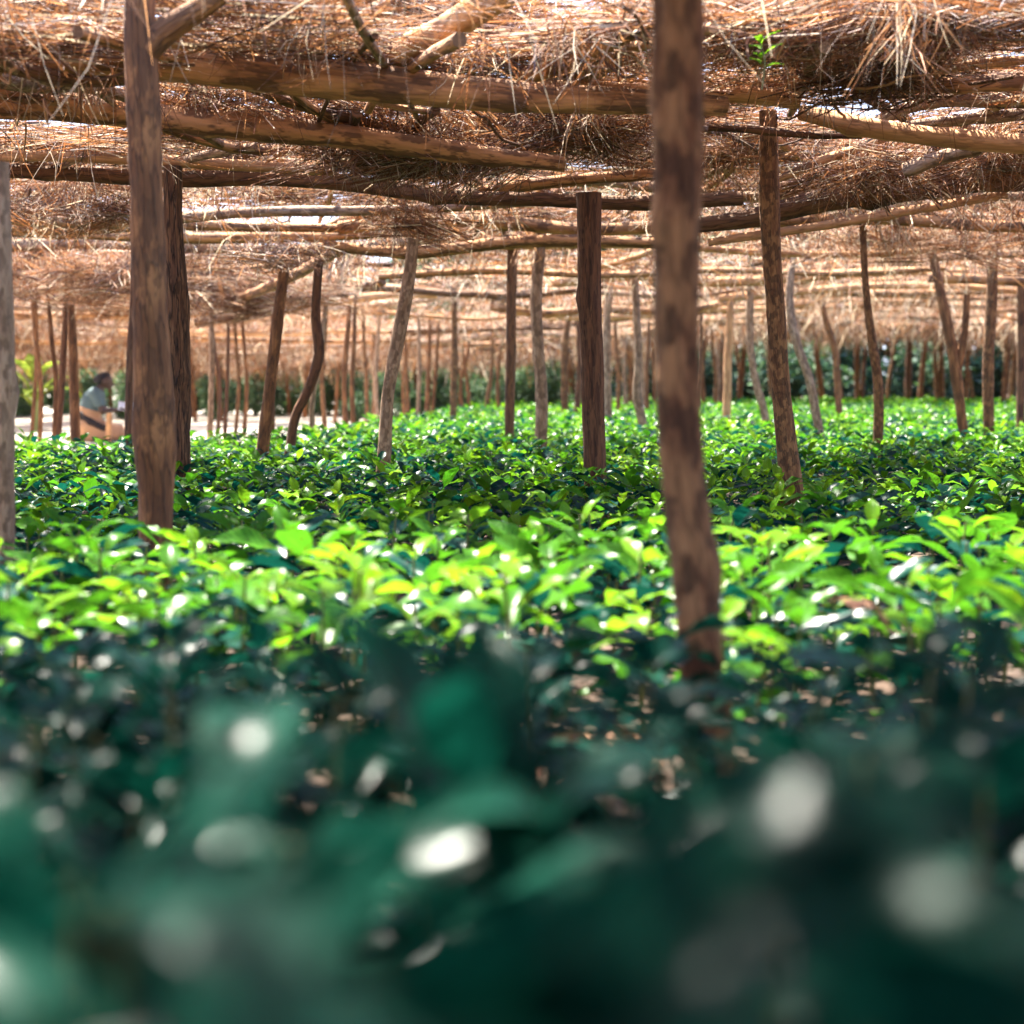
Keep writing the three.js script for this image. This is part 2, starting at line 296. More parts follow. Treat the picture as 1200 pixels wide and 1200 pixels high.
beam([[352, 58, 9.1], [420, 46, 9.0], [446, 42, 9.0]], [20, 24, 20], M.log, 'short log stub lying under the slanting branch');
beam([[612, 92, 8.9], [670, 66, 8.6], [730, 38, 8.2], [790, 6, 7.8]], [20, 26, 26, 28], M.log, 'straw-covered slanting log running to the blotched post');
beam([[640, 94, 9.3], [700, 80, 9.1], [735, 66, 9]], [16, 18, 15], M.pale, 'pale branch beneath the straw-covered slanting log');
beam([[940, 132, 10.2], [1000, 146, 10], [1060, 156, 9.9], [1130, 164, 9.8], [1260, 172, 9.7]], [18, 23, 23, 22, 22], M.peeled, 'smooth pale curved pole below the twig heap', null, { radial: 18 });
beam([[1020, 146, 10.6], [1060, 128, 10.6], [1110, 118, 10.6], [1190, 120, 10.6], [1250, 122, 10.6]], [12, 15, 16, 13, 13], M.pale, 'grey arched branch under the thatch');
beam([[1000, 104, 9.4], [1090, 100, 9.4], [1150, 98, 9.4], [1250, 94, 9.4]], [12, 18, 20, 20], M.log, 'brown log poking out of the twig heap');
beam([[1090, 84, 9.1], [1140, 76, 9.1], [1250, 66, 9.1]], [10, 11, 11], M.peeled, 'thin pole above the log in the twig heap');
beam([[1060, 148, 10.9], [1130, 140, 10.9], [1250, 130, 10.9]], [11, 13, 13], M.pale, 'bleached stick between the arched branch and the curved pole');
beam([[1060, 200, 11.4], [1100, 186, 11.3], [1150, 172, 11.1]], [16, 18, 14], M.pale, 'short grey bough lying on the dark sagging log');
beam([[800, 266, 12.4], [880, 256, 12.4], [960, 236, 12.3], [1060, 220, 12.2], [1180, 212, 12.2], [1260, 210, 12.2]], [16, 24, 28, 30, 26, 24], M.charred, 'dark sagging log under fringed straw', null, { radial: 18, knots: 5 });
beam([[830, 284, 13], [940, 268, 13], [1060, 248, 13], [1180, 228, 13]], [9, 11, 11, 9], M.peeled, 'slim pale pole following the dark sagging log');
beam([[900, 215, 11.8], [960, 190, 11.7], [1010, 172, 11.6], [1060, 152, 11.5]], [8, 10, 10, 8], M.log, 'slim brown stick sloping up to the curved pole');
beam([[910, 222, 12], [980, 196, 11.9], [1040, 170, 11.8]], [9, 10, 8], M.log, 'slim stick sloping beside its twin under the curved pole');
beam([[830, 150, 10.2], [880, 152, 10.2], [940, 158, 10.2], [1010, 160, 10.2]], [7, 9, 8, 6], M.charred, 'thin dark twiggy pole behind the slender flecked post');
beam([[-40, 270, 16.6], [80, 274, 16.6], [220, 279, 16.6], [400, 276, 16.6], [520, 268, 16.6], [640, 264, 16.6]], [11, 12, 13, 12, 12, 10], M.log, 'long brown beam in front of the low sagging straw');
beam([[30, 296, 19.6], [110, 312, 19.6], [200, 320, 19.6], [300, 316, 19.6], [400, 300, 19.6]], [11, 13, 14, 12, 10], M.log, 'bowed beam hanging lower than its neighbours');
beam([[230, 378, 22], [310, 366, 21.6], [390, 348, 21], [450, 330, 20.6]], [10, 12, 11, 9], M.charred, 'sloping dark pole beneath a sagging straw bundle');
beam([[380, 288, 15.6], [480, 296, 15.4], [600, 284, 15.2], [690, 282, 15.2], [780, 286, 15.2]], [11, 14, 15, 14, 12], M.log, 'wavering log behind the straight dark post', null, {});
beam([[470, 388, 30], [560, 386, 30], [660, 384, 30]], [5, 6, 5], M.charred, 'thin dark pole far under the bright thatch gap');
beam([[400, 292, 15.8], [330, 330, 18], [250, 360, 20.5]], [14, 12, 10], M.log, 'log sloping down into the sagging straw');

// farther rows of beams and the cross poles that carry the straw
{
  const r = rng(33), mats = [M.log, M.peeled, M.charred, M.log, M.pale];
  for (let Z = 14.4; Z < 45; Z += rr(1.5, 2.4, r)) {
    const half = 0.285 * Z + 0.6; let x = -half + rr(-1, 0, r);
    while (x < half) {
      const len = rr(3.4, 6, r), P = [], n = 5, dz = rr(-0.5, 0.5, r), dy = rr(-0.1, 0.02, r);
      for (let k = 0; k <= n; k++) { const xx = x + len * k / n, zz = Z + dz * (k / n - 0.5); P.push(new THREE.Vector3(xx, EYE + roofH(xx, zz) - 0.05 + dy + 0.05 * noise(xx * 1.3, Z), -zz)); }
      const r0 = rr(0.032, 0.06, r);
      tag(mesh('roof_beam', timber(P, [r0, r0 * 1.05, r0, r0 * 0.9, r0 * 0.85, r0 * 0.75], { seed: ++pseed, radial: 8, step: 0.28, rough: 0.12 }), mats[Math.floor(r() * 5)]), 'rough round beam in the far rows under the straw thatch', 'beam', 'beams in the far rows of the shade roof', 'thing');
      x += len * rr(0.85, 1.0, r);
    }
  }
  for (let k = 0; k < 110; k++) {
    const Z = lerp(8.5, 42, Math.pow(r(), 1.2)), x = rr(-0.28, 0.28, r) * Z, a = rr(-0.6, 0.6, r), len = rr(2, 3.6, r), P = [];
    for (let j = 0; j <= 4; j++) { const t = j / 4 - 0.5, xx = x + Math.sin(a) * len * t, zz = Z + Math.cos(a) * len * t; P.push(new THREE.Vector3(xx, EYE + roofH(xx, zz) + 0.03 + 0.06 * noise(xx * 2, zz * 2, 8), -zz)); }
    const r0 = rr(0.014, 0.034, r);
    tag(mesh('roof_pole', timber(P, [r0, r0, r0 * 0.95, r0 * 0.85, r0 * 0.7], { seed: ++pseed, radial: 7, step: 0.25, rough: 0.14 }), mats[Math.floor(r() * 5)]), 'thin cross pole lying on the beams beneath the straw', 'pole', 'cross poles under the straw', 'thing');
  }
}

{
  const r = rng(55);
  for (let k = 0; k < 64; k++) {
    const near = k < 14, Z = near ? rr(9, 9.8, r) : lerp(7.5, 16, r()), x = near ? at(rr(960, 1110, r), 0, Z).x : rr(-0.27, 0.27, r) * Z, y = EYE + roofH(x, Z) - rr(-0.05, 0.08, r), a = rr(0, 6.28, r), len = rr(0.35, 0.95, r), P = [];
    for (let j = 0; j < 5; j++) { const t = j / 4 - 0.5; P.push(new THREE.Vector3(x + Math.cos(a) * len * t + rr(-.03, .03, r), y + rr(-.04, .04, r) + t * rr(-.2, .2, r), -Z + Math.sin(a) * len * t)); }
    const r0 = rr(0.004, 0.009, r);
    tag(mesh('twig', timber(P, [r0, r0, r0 * 0.85, r0 * 0.7, r0 * 0.4], { seed: ++pseed, radial: 6, step: 0.08, rough: 0.12 }), r() < 0.65 ? M.charred : M.peeled), near ? 'crooked dark twig in the heap on the brown log' : 'crooked loose twig stuck in the straw of the near bays', 'twig', near ? 'twigs of the heap' : 'loose twigs in the thatch');
  }
}
// ---------------------------------------------------------------- thatch
// places where the straw has slipped and sun falls through: [px, py of the lit plants, half width, half depth in metres, strength]
const gaps = [];
function gap(px, py, rx, rz, s) { // where the sun ray to the plants there crosses the roof
  const Z = FPX * 0.53 / (py - 440), x = (px - 600) / FPX * Z, k = 1.9 / SUN.y;
  gaps.push([x + SUN.x * k, Z - SUN.z * k, rx, rz, s]);
}
gap(60, 650, 0.8, 0.9, 2); gap(330, 680, 0.5, 0.35, 1.5); gap(700, 690, 0.5, 0.3, 1.5); gap(1050, 680, 0.6, 0.4, 1.5); gap(200, 640, 0.4, 0.6, 0.8); gap(700, 630, 0.4, 0.8, 1.6); gap(930, 630, 0.5, 0.7, 1.6); gap(1130, 640, 0.6, 0.8, 1.6); gap(500, 625, 0.35, 0.5, -1); gap(480, 665, 0.3, 0.3, 0.7); gap(330, 640, 0.4, 0.4, 0.6);
gap(250, 560, 1.1, 0.8, 0.7); gap(640, 570, 1.3, 0.8, 0.85); gap(1050, 560, 1.2, 0.7, 0.6);
gap(520, 495, 2.5, 2.5, 0.85); gap(1000, 480, 6, 6, 1.6); gap(740, 480, 3.5, 3.5, 1.4); gap(1150, 500, 2, 2, 0.8); gap(330, 510, 2, 2, 0.6); gap(60, 520, 1.6, 2, 0.9);
{ const k = 1.66 / SUN.y; gaps.push([-0.165 + SUN.x * k, 1.32 - SUN.z * k, 0.3, 0.32, 5]); }
function strawDensity(x, Z) {
  let d = 0.13 + 0.95 * noise(x * 0.75 + 40, Z * 0.8) + 0.75 * noise(x * 1.9, Z * 2.3, 7) + 0.4 * noise(x * 5, Z * 6, 2);
  for (const [gx, gz, rx, rz, s] of gaps) { const q = ((x - gx) / rx) ** 2 + ((Z - gz) / rz) ** 2; d -= 0.6 * s * Math.exp(-q * 0.8); }
  d += 0.85 * smooth(5.5, 4.6, Z) - 0.17 * smooth(13, 18, Z) + 0.2 * smooth(8.6, 9.6, Z) * smooth(13.5, 11.5, Z);
  return 0.05 + 1.35 * smooth(-0.16, 0.3, d);
}
function ribbon(pos, nor, col, idx, p, dir, side, len, w, bend, c) {
  // a flat stalk of three cross rows, arched by bend along up
  const up = new THREE.Vector3().crossVectors(side, dir).normalize(), b = pos.length / 3;
  for (let k = 0; k < 3; k++) {
    const t = k / 2, q = p.clone().addScaledVector(dir, len * t).addScaledVector(up, bend * len * 4 * t * (t - 1) * -0.25 - bend * len * t * t), ww = w * (1 - 0.75 * t * t) * 0.5;
    for (const s of [-1, 1]) { pos.push(q.x + side.x * ww * s, q.y + side.y * ww * s, q.z + side.z * ww * s); nor.push(up.x, up.y, up.z); col.push(...c); }
  }
  idx.push(b, b + 1, b + 2, b + 1, b + 3, b + 2, b + 2, b + 3, b + 4, b + 3, b + 5, b + 4);
}
function toGeo(pos, nor, col, idx) {
  const g = new THREE.BufferGeometry(); g.setAttribute('position', new THREE.Float32BufferAttribute(pos, 3)); g.setAttribute('normal', new THREE.Float32BufferAttribute(nor, 3)); g.setAttribute('color', new THREE.Float32BufferAttribute(col, 3)); g.setIndex(idx); return g;
}
const strawCol = r => { const t = r(), k = rr(0.55, 1.15, r); const c = t < 0.2 ? [0.76, 0.60, 0.42] : t < 0.5 ? [0.35, 0.142, 0.054] : t < 0.68 ? [0.46, 0.225, 0.10] : t < 0.88 ? [0.20, 0.076, 0.03] : [0.08, 0.037, 0.02]; return c.map(q => q * k); };
function strawClump(seed, n, L, spreadX, spreadZ, thick, w, fan) {
  const r = rng(seed), pos = [], nor = [], col = [], idx = [];
  for (let k = 0; k < n; k++) {
    const a = (r() + r() + r() - 1.5) * fan, pit = rr(-0.11, 0.11, r), dir = new THREE.Vector3(Math.cos(a) * Math.cos(pit), Math.sin(pit), Math.sin(a) * Math.cos(pit));
    const len = L * rr(0.45, 1.15, r), p = new THREE.Vector3(rr(-spreadX, spreadX, r), rr(0, thick, r), rr(-spreadZ, spreadZ, r)).addScaledVector(dir, -len / 2);
    const roll = rr(-1.2, 1.2, r), s = new THREE.Vector3(0, 1, 0).cross(dir).normalize(), u = new THREE.Vector3().crossVectors(dir, s), side = s.multiplyScalar(Math.cos(roll)).addScaledVector(u, Math.sin(roll));
    ribbon(pos, nor, col, idx, p, dir, side, len, w * rr(0.6, 1.4, r), rr(-0.12, 0.12, r), strawCol(r));
  }
  return toGeo(pos, nor, col, idx);
}
function hangClump(seed, n, L, w) { // a tuft drooping from its head
  const r = rng(seed), pos = [], nor = [], col = [], idx = [];
  for (let k = 0; k < n; k++) {
    const a = r() * 6.283, tl = Math.pow(r(), 0.7) * 1.0, dir = new THREE.Vector3(Math.sin(tl) * Math.cos(a), -Math.cos(tl), Math.sin(tl) * Math.sin(a));
    const s = new THREE.Vector3(-Math.sin(a), 0, Math.cos(a)).applyAxisAngle(dir, rr(-1.5, 1.5, r));
    ribbon(pos, nor, col, idx, new THREE.Vector3(rr(-.1, .1, r), rr(-.03, .05, r), rr(-.1, .1, r)), dir, s, L * rr(0.3, 1.1, r), w * rr(0.6, 1.3, r), rr(-0.3, 0.3, r), strawCol(r));
  }
  return toGeo(pos, nor, col, idx);
}
{
  const root = top(new THREE.Group(), 'straw_thatch'); tag(root, 'dry reddish straw thatch spread over the poles', 'thatch', null, 'stuff');
  const r = rng(77), m4 = new THREE.Matrix4(), q = new THREE.Quaternion(), e = new THREE.Euler(), s = new THREE.Vector3(), c = new THREE.Color();
  const V = []; for (let k = 0; k < 6; k++) V.push({ g: strawClump(300 + k, 26, 0.62, 0.2, 0.2, 0.06, 0.0075, 0.8), list: [] });
  const C = []; for (let k = 0; k < 4; k++) C.push({ g: strawClump(340 + k, 15, 0.75, 0.25, 0.2, 0.09, 0.02, 0.7), list: [] });
  const H = []; for (let k = 0; k < 5; k++) H.push({ g: hangClump(400 + k, 14, 0.36, 0.0055), list: [] });
  const Z0 = -5, Z1 = 46, half = Z => 0.24 * (Z + 9) + 4;
  const area = (Z1 - Z0) * (half(Z0) + half(Z1));
  const N = Math.round(area * 44);
  for (let k = 0; k < N; k++) {
    const u = r(), a = half(Z0), b = half(Z1), w = Math.sqrt(a * a + u * (b * b - a * a)), Z = Z0 + (w - a) / (b - a) * (Z1 - Z0), x = rr(-1, 1, r) * w;
    const d = strawDensity(x, Z); if (r() * 1.5 > d) continue;
    const th = 0.02 + 0.10 * d * r();
    e.set(rr(-0.12, 0.12, r), r() * 6.283, rr(-0.12, 0.12, r)); q.setFromEuler(e);
    const sc = rr(0.75, 1.3, r) * (Z > 22 ? 1.15 : 1);
    m4.compose(new THREE.Vector3(x, EYE + roofH(x, Z) + 0.04 + r() * th, -Z), q, s.set(sc, sc, sc));
    const t = rr(0.5, 1.25, r), co = r() < smooth(10, 22, Z) * 0.75, T = co ? C[Math.floor(r() * 4)] : V[Math.floor(r() * 6)]; if (co && r() < 0.25) continue; T.list.push([m4.clone(), c.clone().setRGB(t * rr(0.97, 1.05, r), t, t * rr(0.92, 1.0, r))]);
  }
  const NH = Math.round(area * 13);
  for (let k = 0; k < NH; k++) {
    const u = r(), a = half(Z0), b = half(Z1), w = Math.sqrt(a * a + u * (b * b - a * a)), Z = Z0 + (w - a) / (b - a) * (Z1 - Z0), x = rr(-1, 1, r) * w;
    const clus = noise(x * 1.4 + 11, Z * 0.9, 3) + 0.25 - 0.22 * smooth(14, 11, Z); if (r() > smooth(-0.25, 0.5, clus)) continue;
    e.set(rr(-0.7, 0.7, r), r() * 6.283, rr(-0.7, 0.7, r)); q.setFromEuler(e); const sc = rr(0.4, 1.2, r) * (Z > 36 ? 1.6 : 1);
    m4.compose(new THREE.Vector3(x, EYE + roofH(x, Z) + rr(0, 0.08, r), -Z), q, s.set(sc, sc, sc));
    const t = rr(0.5, 1.2, r); H[Math.floor(r() * 5)].list.push([m4.clone().scale(Z > 14 ? new THREE.Vector3(1.9, 1.1, 1.9) : new THREE.Vector3(1, 1, 1)), c.clone().setRGB(t, t, t * 0.97)]);
  }
  const D = []; for (let k = 0; k < 4; k++) D.push({ g: hangClump(440 + k, 7, 0.62, 0.006), list: [] });
  for (let k = 0; k < 300; k++) { // long stalks dangling from the near bays
    const Z = lerp(5, 15, r()), x = rr(-1, 1, r) * (0.28 * Z + 0.3); if (noise(x * 1.7, Z * 1.3, 21) < -0.05) continue;
    e.set(rr(-0.9, 0.9, r), r() * 6.283, rr(-0.9, 0.9, r)); q.setFromEuler(e); const sc = rr(0.35, 0.95, r);
    m4.compose(new THREE.Vector3(x, EYE + roofH(x, Z) + rr(-0.02, 0.06, r), -Z), q, s.set(sc, sc, sc));
    const t = rr(0.6, 1.3, r); D[Math.floor(r() * 4)].list.push([m4.clone(), c.clone().setRGB(t, t, t)]);
  }
  // heaps that bulge out below the beams: [px, py, Z, spread in metres, number, hanging share, tone]
  for (const [px, py, Z, sx, sy, n, hs, tone] of [[500, 185, 10.6, 0.42, 0.14, 150, 0.6, 0.75], [420, 175, 10.8, 0.3, 0.08, 60, 0.5, 0.8], [660, 165, 10.8, 0.4, 0.1, 90, 0.3, 0.85], [1030, 85, 9.3, 0.28, 0.12, 90, 0.5, 0.5], [900, 40, 8.6, 0.5, 0.12, 120, 0.6, 1.1], [1100, 20, 8.4, 0.5, 0.12, 110, 0.6, 0.95], [60, 20, 8.8, 0.4, 0.15, 90, 0.6, 0.7], [30, 245, 14.5, 0.35, 0.16, 80, 0.7, 1], [290, 350, 19.5, 0.9, 0.2, 160, 0.4, 0.85], [120, 330, 18, 1.0, 0.25, 170, 0.6, 1], [1010, 210, 11.8, 0.5, 0.1, 70, 0.6, 0.9], [1180, 190, 11.6, 0.3, 0.1, 60, 0.6, 1], [484, 270, 13.5, 0.25, 0.07, 30, 0.6, 0.8], [345, 305, 14.8, 0.4, 0.08, 40, 0.6, 0.9], [1080, 290, 17, 1.2, 0.15, 120, 0.7, 1], [740, 40, 8.5, 0.25, 0.1, 60, 0.6, 1], [430, 12, 9.2, 0.45, 0.1, 60, 0.15, 1], [560, 34, 9.3, 0.4, 0.1, 50, 0.15, 1], [260, 108, 9.9, 0.45, 0.06, 40, 0.2, 1], [440, 128, 10.2, 0.35, 0.06, 36, 0.3, 0.9], [120, 250, 13.6, 0.5, 0.08, 50, 0.4, 1]]) {
    const p = at(px, py, Z);
    for (let k = 0; k < n; k++) {
      const g3 = () => r() + r() + r() - 1.5, h = r() < hs;
      e.set(h ? rr(-0.9, 0.9, r) : rr(-0.4, 0.4, r), r() * 6.283, h ? rr(-0.9, 0.9, r) : rr(-0.4, 0.4, r)); q.setFromEuler(e); const sc = rr(0.55, 1.1, r);
      m4.compose(new THREE.Vector3(p.x + g3() * sx, p.y + g3() * sy + (h ? 0.1 : 0), p.z + g3() * 0.35), q, s.set(sc, sc, sc));
      const t = tone * rr(0.7, 1.15, r), L = h ? H[Math.floor(r() * 5)] : V[Math.floor(r() * 6)]; L.list.push([m4.clone(), c.clone().setRGB(t, t * 0.98, t * 0.95)]);
    }
  }
  // the ragged eaves at the far end
  for (let k = 0; k < 1500; k++) {
    const x = rr(-14, 16, r), Z = lerp(33, 45.5, smooth(-5, 4, x)) + rr(-1.2, 0.6, r);
    e.set(rr(-0.6, 0.6, r), r() * 6.283, rr(-0.6, 0.6, r)); q.setFromEuler(e); const sc = rr(0.5, 1.5, r);
    m4.compose(new THREE.Vector3(x, EYE + roofH(x, Z) + rr(-0.15, 0.1, r) - 0.5 * r() * Math.max(0, noise(x * 0.9, 5) + 0.5 * noise(x * 2.7, 8)), -Z), q, s.set(sc, sc, sc));
    const t = rr(0.7, 1.1, r); H[Math.floor(r() * 5)].list.push([m4.clone(), c.clone().setRGB(t, t, t)]);
  }
  for (const v of [...V, ...C, ...D, ...H]) {
    const im = new THREE.InstancedMesh(v.g, M.straw, v.list.length); im.name = 'straw'; im.castShadow = im.receiveShadow = true;
    v.list.forEach(([m, cc], i) => { im.setMatrixAt(i, m); im.setColorAt(i, cc); }); root.add(im);
  }
  console.log('straw tufts', V.reduce((a, v) => a + v.list.length, 0), H.reduce((a, v) => a + v.list.length, 0));
}

// ---------------------------------------------------------------- coffee seedlings
// a leaf grows along +x from its stalk, upper side +y
function leafGeo(L, W, { droop = 0.9, fold = 0.25, wave = 0.06, nl = 6, nw = 4, seed = 1, twist = 0 } = {}) {
  const r = rng(seed), ph = r() * 6, pos = [], uv = [], idx = []; let x = 0, y = 0, a = 0.15; const st = 0.12 * L;
  for (let i = 0; i <= nl; i++) {
    const t = i / nl, w = W * 0.5 * Math.max(0.02, Math.pow(Math.sin(Math.PI * Math.pow(t, 0.9)), 0.85)) * (t > 0.8 ? lerp(1, 0.55, (t - 0.8) / 0.2) : 1);
    if (i) { x += Math.cos(a) * L / nl; y += Math.sin(a) * L / nl; a -= droop / nl; }
    for (let j = 0; j <= nw; j++) {
      const s = j / nw * 2 - 1, off = fold * Math.abs(s) * w + wave * W * Math.sin(t * 11 + ph + (s > 0 ? 1.3 : 0)) * s * s, tw = twist * t;
      const yy = off * Math.cos(tw) + s * w * Math.sin(tw), zz = s * w * Math.cos(tw) - off * Math.sin(tw);
      pos.push(st + x - Math.sin(a) * yy, y + Math.cos(a) * yy, zz); uv.push(t, (s + 1) / 2);
    }
  }
  for (let i = 0; i < nl; i++) for (let j = 0; j < nw; j++) { const p = i * (nw + 1) + j, q = p + nw + 1; idx.push(p, p + 1, q, p + 1, q + 1, q); }
  const b = pos.length / 3; pos.push(-0.004, 0, -0.0022, -0.004, 0, 0.0022, st + 0.01, 0.001, -0.0016, st + 0.01, 0.001, 0.0016); uv.push(0, 0.5, 0, 0.5, 0.05, 0.5, 0.05, 0.5); idx.push(b, b + 1, b + 2, b + 1, b + 3, b + 2);
  const g = new THREE.BufferGeometry(); g.setAttribute('position', new THREE.Float32BufferAttribute(pos, 3)); g.setAttribute('uv', new THREE.Float32BufferAttribute(uv, 2)); g.setIndex(idx); g.computeVertexNormals(); return g;
}
const LV = [[1.15, 0.28, 0.05], [0.7, 0.35, 0.08], [1.5, 0.2, 0.06], [0.35, 0.4, 0.07], [1.0, 0.12, 0.1]].map(([droop, fold, wave], i) => ({ hi: leafGeo(0.14, 0.062, { droop, fold, wave, seed: 500 + i, twist: (i - 2) * 0.15 }), lo: leafGeo(0.14, 0.062, { droop, fold, wave, nl: 4, nw: 2, seed: 500 + i, twist: (i - 2) * 0.15 }) }));
// where each leaf of a seedling sits: height, heading, pitch, roll, size, shape, age
function plantPlan(seed, h, pairs, size = 1, erect = 0) {
  const r = rng(seed), out = []; let az = r() * 6.283;
  for (let k = 0; k < pairs; k++) {
    const t = (k + 0.6) / pairs, y = h * (0.3 + 0.7 * t);
    for (const s of [0, Math.PI]) {
      if (k < 2 && r() < 0.2) continue;
      const age = t > 0.82 ? (r() < 0.8 ? 2 : 1) : (t > 0.5 ? (r() < 0.3 ? 2 : r() < 0.3 ? 0 : 1) : (r() < 0.7 ? 0 : 1));
      out.push({ y, az: az + s + rr(-0.3, 0.3, r), pitch: lerp(-0.25, 0.65, t) + rr(-0.3, 0.25, r) + erect, roll: rr(-0.45, 0.45, r), size: size * (t > 0.85 ? rr(0.5, 0.75, r) : rr(0.75, 1.15, r)), v: Math.floor(r() * 5), age });
    }
    az += Math.PI / 2 + rr(-0.35, 0.35, r);
  }
  return out;
}
const placeLeaf = (o, l) => { o.position.set(Math.cos(l.az) * 0.004, l.y, -Math.sin(l.az) * 0.004); o.rotation.set(l.roll, l.az, l.pitch, 'YZX'); o.scale.setScalar(l.size); return o; };
function stemGeo(h, seed) { const r = rng(seed); return timber([new THREE.Vector3(0, -0.02, 0), new THREE.Vector3(rr(-.01, .01, r), h * 0.5, rr(-.01, .01, r)), new THREE.Vector3(0, h * 1.02, 0)], [0.0055, 0.0042, 0.0025], { radial: 5, step: 0.12, minSeg: 4, seed, rough: 0.02 }); }
function makePlant(seed, h, pairs, size, mats, erect = 0) {
  const g = new THREE.Group(); mesh('stem', stemGeo(h, seed), M.stem, g);
  for (const l of plantPlan(seed, h, pairs, size, erect)) placeLeaf(mesh('leaf', LV[l.v].hi, mats[l.age], g), l);
  return g;
}
const litMats = [M.leafOldShade, M.leafMid, M.leafNew], midMats = [M.leafOldShade, M.leafOldShade, M.leafMid], shadeMats = [M.leafOldShade, M.leafOldShade, M.leafOldShade];  // shadeMats: every age takes the dark leaf, painting shade into foreground plants
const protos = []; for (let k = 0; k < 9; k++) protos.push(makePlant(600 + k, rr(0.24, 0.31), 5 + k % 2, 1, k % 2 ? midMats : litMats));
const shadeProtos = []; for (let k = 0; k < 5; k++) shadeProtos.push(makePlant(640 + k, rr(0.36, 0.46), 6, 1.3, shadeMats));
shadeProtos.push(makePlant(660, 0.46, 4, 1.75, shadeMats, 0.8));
function setPlant(proto, x, y, Z, sc, turn, label, group) {
  const o = proto.clone(); top(o, 'coffee_seedling'); o.position.set(x, y, -Z); o.scale.setScalar(sc); o.rotation.set(rr(-.1, .1), turn, rr(-.1, .1)); o.userData = {}; return tag(o, label, 'seedling', group);
}
const clear = (x, Z, d) => postBases.every(([a, b]) => (x - a) ** 2 + (Z + b) ** 2 > d * d);
{
  const r = rng(808); let count = 0;
  // out-of-focus plants round the camera: [px, py of the top, Z, height]
  const L0 = 'glossy coffee seedling, shade painted into its leaves, in the strip before the bare path', G0 = 'seedlings with painted shade in the dark strip';
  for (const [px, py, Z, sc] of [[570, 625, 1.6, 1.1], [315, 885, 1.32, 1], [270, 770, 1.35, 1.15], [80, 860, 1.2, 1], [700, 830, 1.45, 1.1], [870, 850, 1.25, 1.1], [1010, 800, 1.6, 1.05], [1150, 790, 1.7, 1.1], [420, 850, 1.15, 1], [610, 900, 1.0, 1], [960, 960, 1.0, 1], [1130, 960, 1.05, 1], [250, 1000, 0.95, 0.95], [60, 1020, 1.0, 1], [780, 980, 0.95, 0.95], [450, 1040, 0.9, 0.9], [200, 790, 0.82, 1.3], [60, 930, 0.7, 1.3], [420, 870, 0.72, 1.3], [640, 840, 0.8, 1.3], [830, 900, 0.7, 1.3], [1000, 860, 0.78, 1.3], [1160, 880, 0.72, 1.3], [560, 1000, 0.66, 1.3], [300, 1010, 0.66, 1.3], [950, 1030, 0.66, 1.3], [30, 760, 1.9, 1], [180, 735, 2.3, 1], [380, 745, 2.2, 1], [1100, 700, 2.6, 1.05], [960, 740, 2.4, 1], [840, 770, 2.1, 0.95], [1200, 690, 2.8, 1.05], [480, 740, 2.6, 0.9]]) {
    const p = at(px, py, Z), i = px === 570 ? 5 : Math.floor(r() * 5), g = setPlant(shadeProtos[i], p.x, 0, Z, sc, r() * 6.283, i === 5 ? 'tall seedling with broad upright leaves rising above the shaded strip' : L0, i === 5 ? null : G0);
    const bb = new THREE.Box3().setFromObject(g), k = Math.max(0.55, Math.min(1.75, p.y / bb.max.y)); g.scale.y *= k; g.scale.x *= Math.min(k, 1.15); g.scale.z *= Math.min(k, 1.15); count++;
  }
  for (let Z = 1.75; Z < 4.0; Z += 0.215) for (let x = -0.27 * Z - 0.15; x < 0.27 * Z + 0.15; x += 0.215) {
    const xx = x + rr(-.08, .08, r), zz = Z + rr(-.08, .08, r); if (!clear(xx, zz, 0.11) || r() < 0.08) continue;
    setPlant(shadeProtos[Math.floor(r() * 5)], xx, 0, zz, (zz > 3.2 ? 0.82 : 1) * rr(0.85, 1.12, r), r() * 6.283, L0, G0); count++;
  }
  // the bed beyond the path, then the next ones
  const ends = [[-40, 17.2], [150, 17.6], [300, 19.5], [420, 23.5], [520, 32], [590, 46.5], [1300, 46.5]];   // how far the beds run, by heading
  const inField = (x, Z) => { const px = 600 + x / Z * FPX; for (let k = 0; k < 6; k++) if (px < ends[k + 1][0]) return Z < lerp(ends[k][1], ends[k + 1][1], Math.max(0, (px - ends[k][0]) / (ends[k + 1][0] - ends[k][0]))) + 0.5 * noise(x * 2, 7); return Z < 46.5; };
  const mass = [];
  const plan = (Z0, Z1, sp, rows) => { for (let Z = Z0; Z < Z1; Z += sp) { const half = 0.275 * Z + 0.35; for (let x = -half; x < half; x += sp) rows.push([x + rr(-.4, .4, r) * sp, Z + rr(-.4, .4, r) * sp]); } return rows; };
  const near = [...plan(4.28, 6.8, 0.26, []), ...plan(7.15, 47, 0.235, [])];
  for (const [x, Z] of near) {
    if (!clear(x, Z, 0.13) || !inField(x, Z) || (Z < 4.7 && x > 0.1 && x < 0.34)) continue;
    if (x > 1 && Z > 6.9 && Z < 7.5) continue;
    const gapRow = Z > 12 && Math.abs(((Z - 7.1) % 5.2) - 5.2 / 2) > 2.42; if (gapRow && r() < 0.8) continue;
    const b1 = Z < 7.1;
    if (count < 298 && Math.abs(x) < 0.272 * Z + 0.1) {
      setPlant(protos[Math.floor(r() * 9)], x, 0, Z, b1 ? rr(1.15, 1.45, r) : rr(0.95, 1.25, r), r() * 6.283, b1 ? 'leafy bright green coffee seedling in the sunlit bed beside the blotched post' : 'small coffee seedling in the second bed, around the forked trunk post', b1 ? 'seedlings in the sunlit bed' : 'seedlings in the second bed'); count++;
    } else mass.push([x, Z]);
  }
  console.log('seedlings', count, 'massed', mass.length);
  const root = top(new THREE.Group(), 'seedling_carpet'); tag(root, 'carpet of small coffee seedlings stretching away under the thatch', 'seedlings', null, 'stuff');
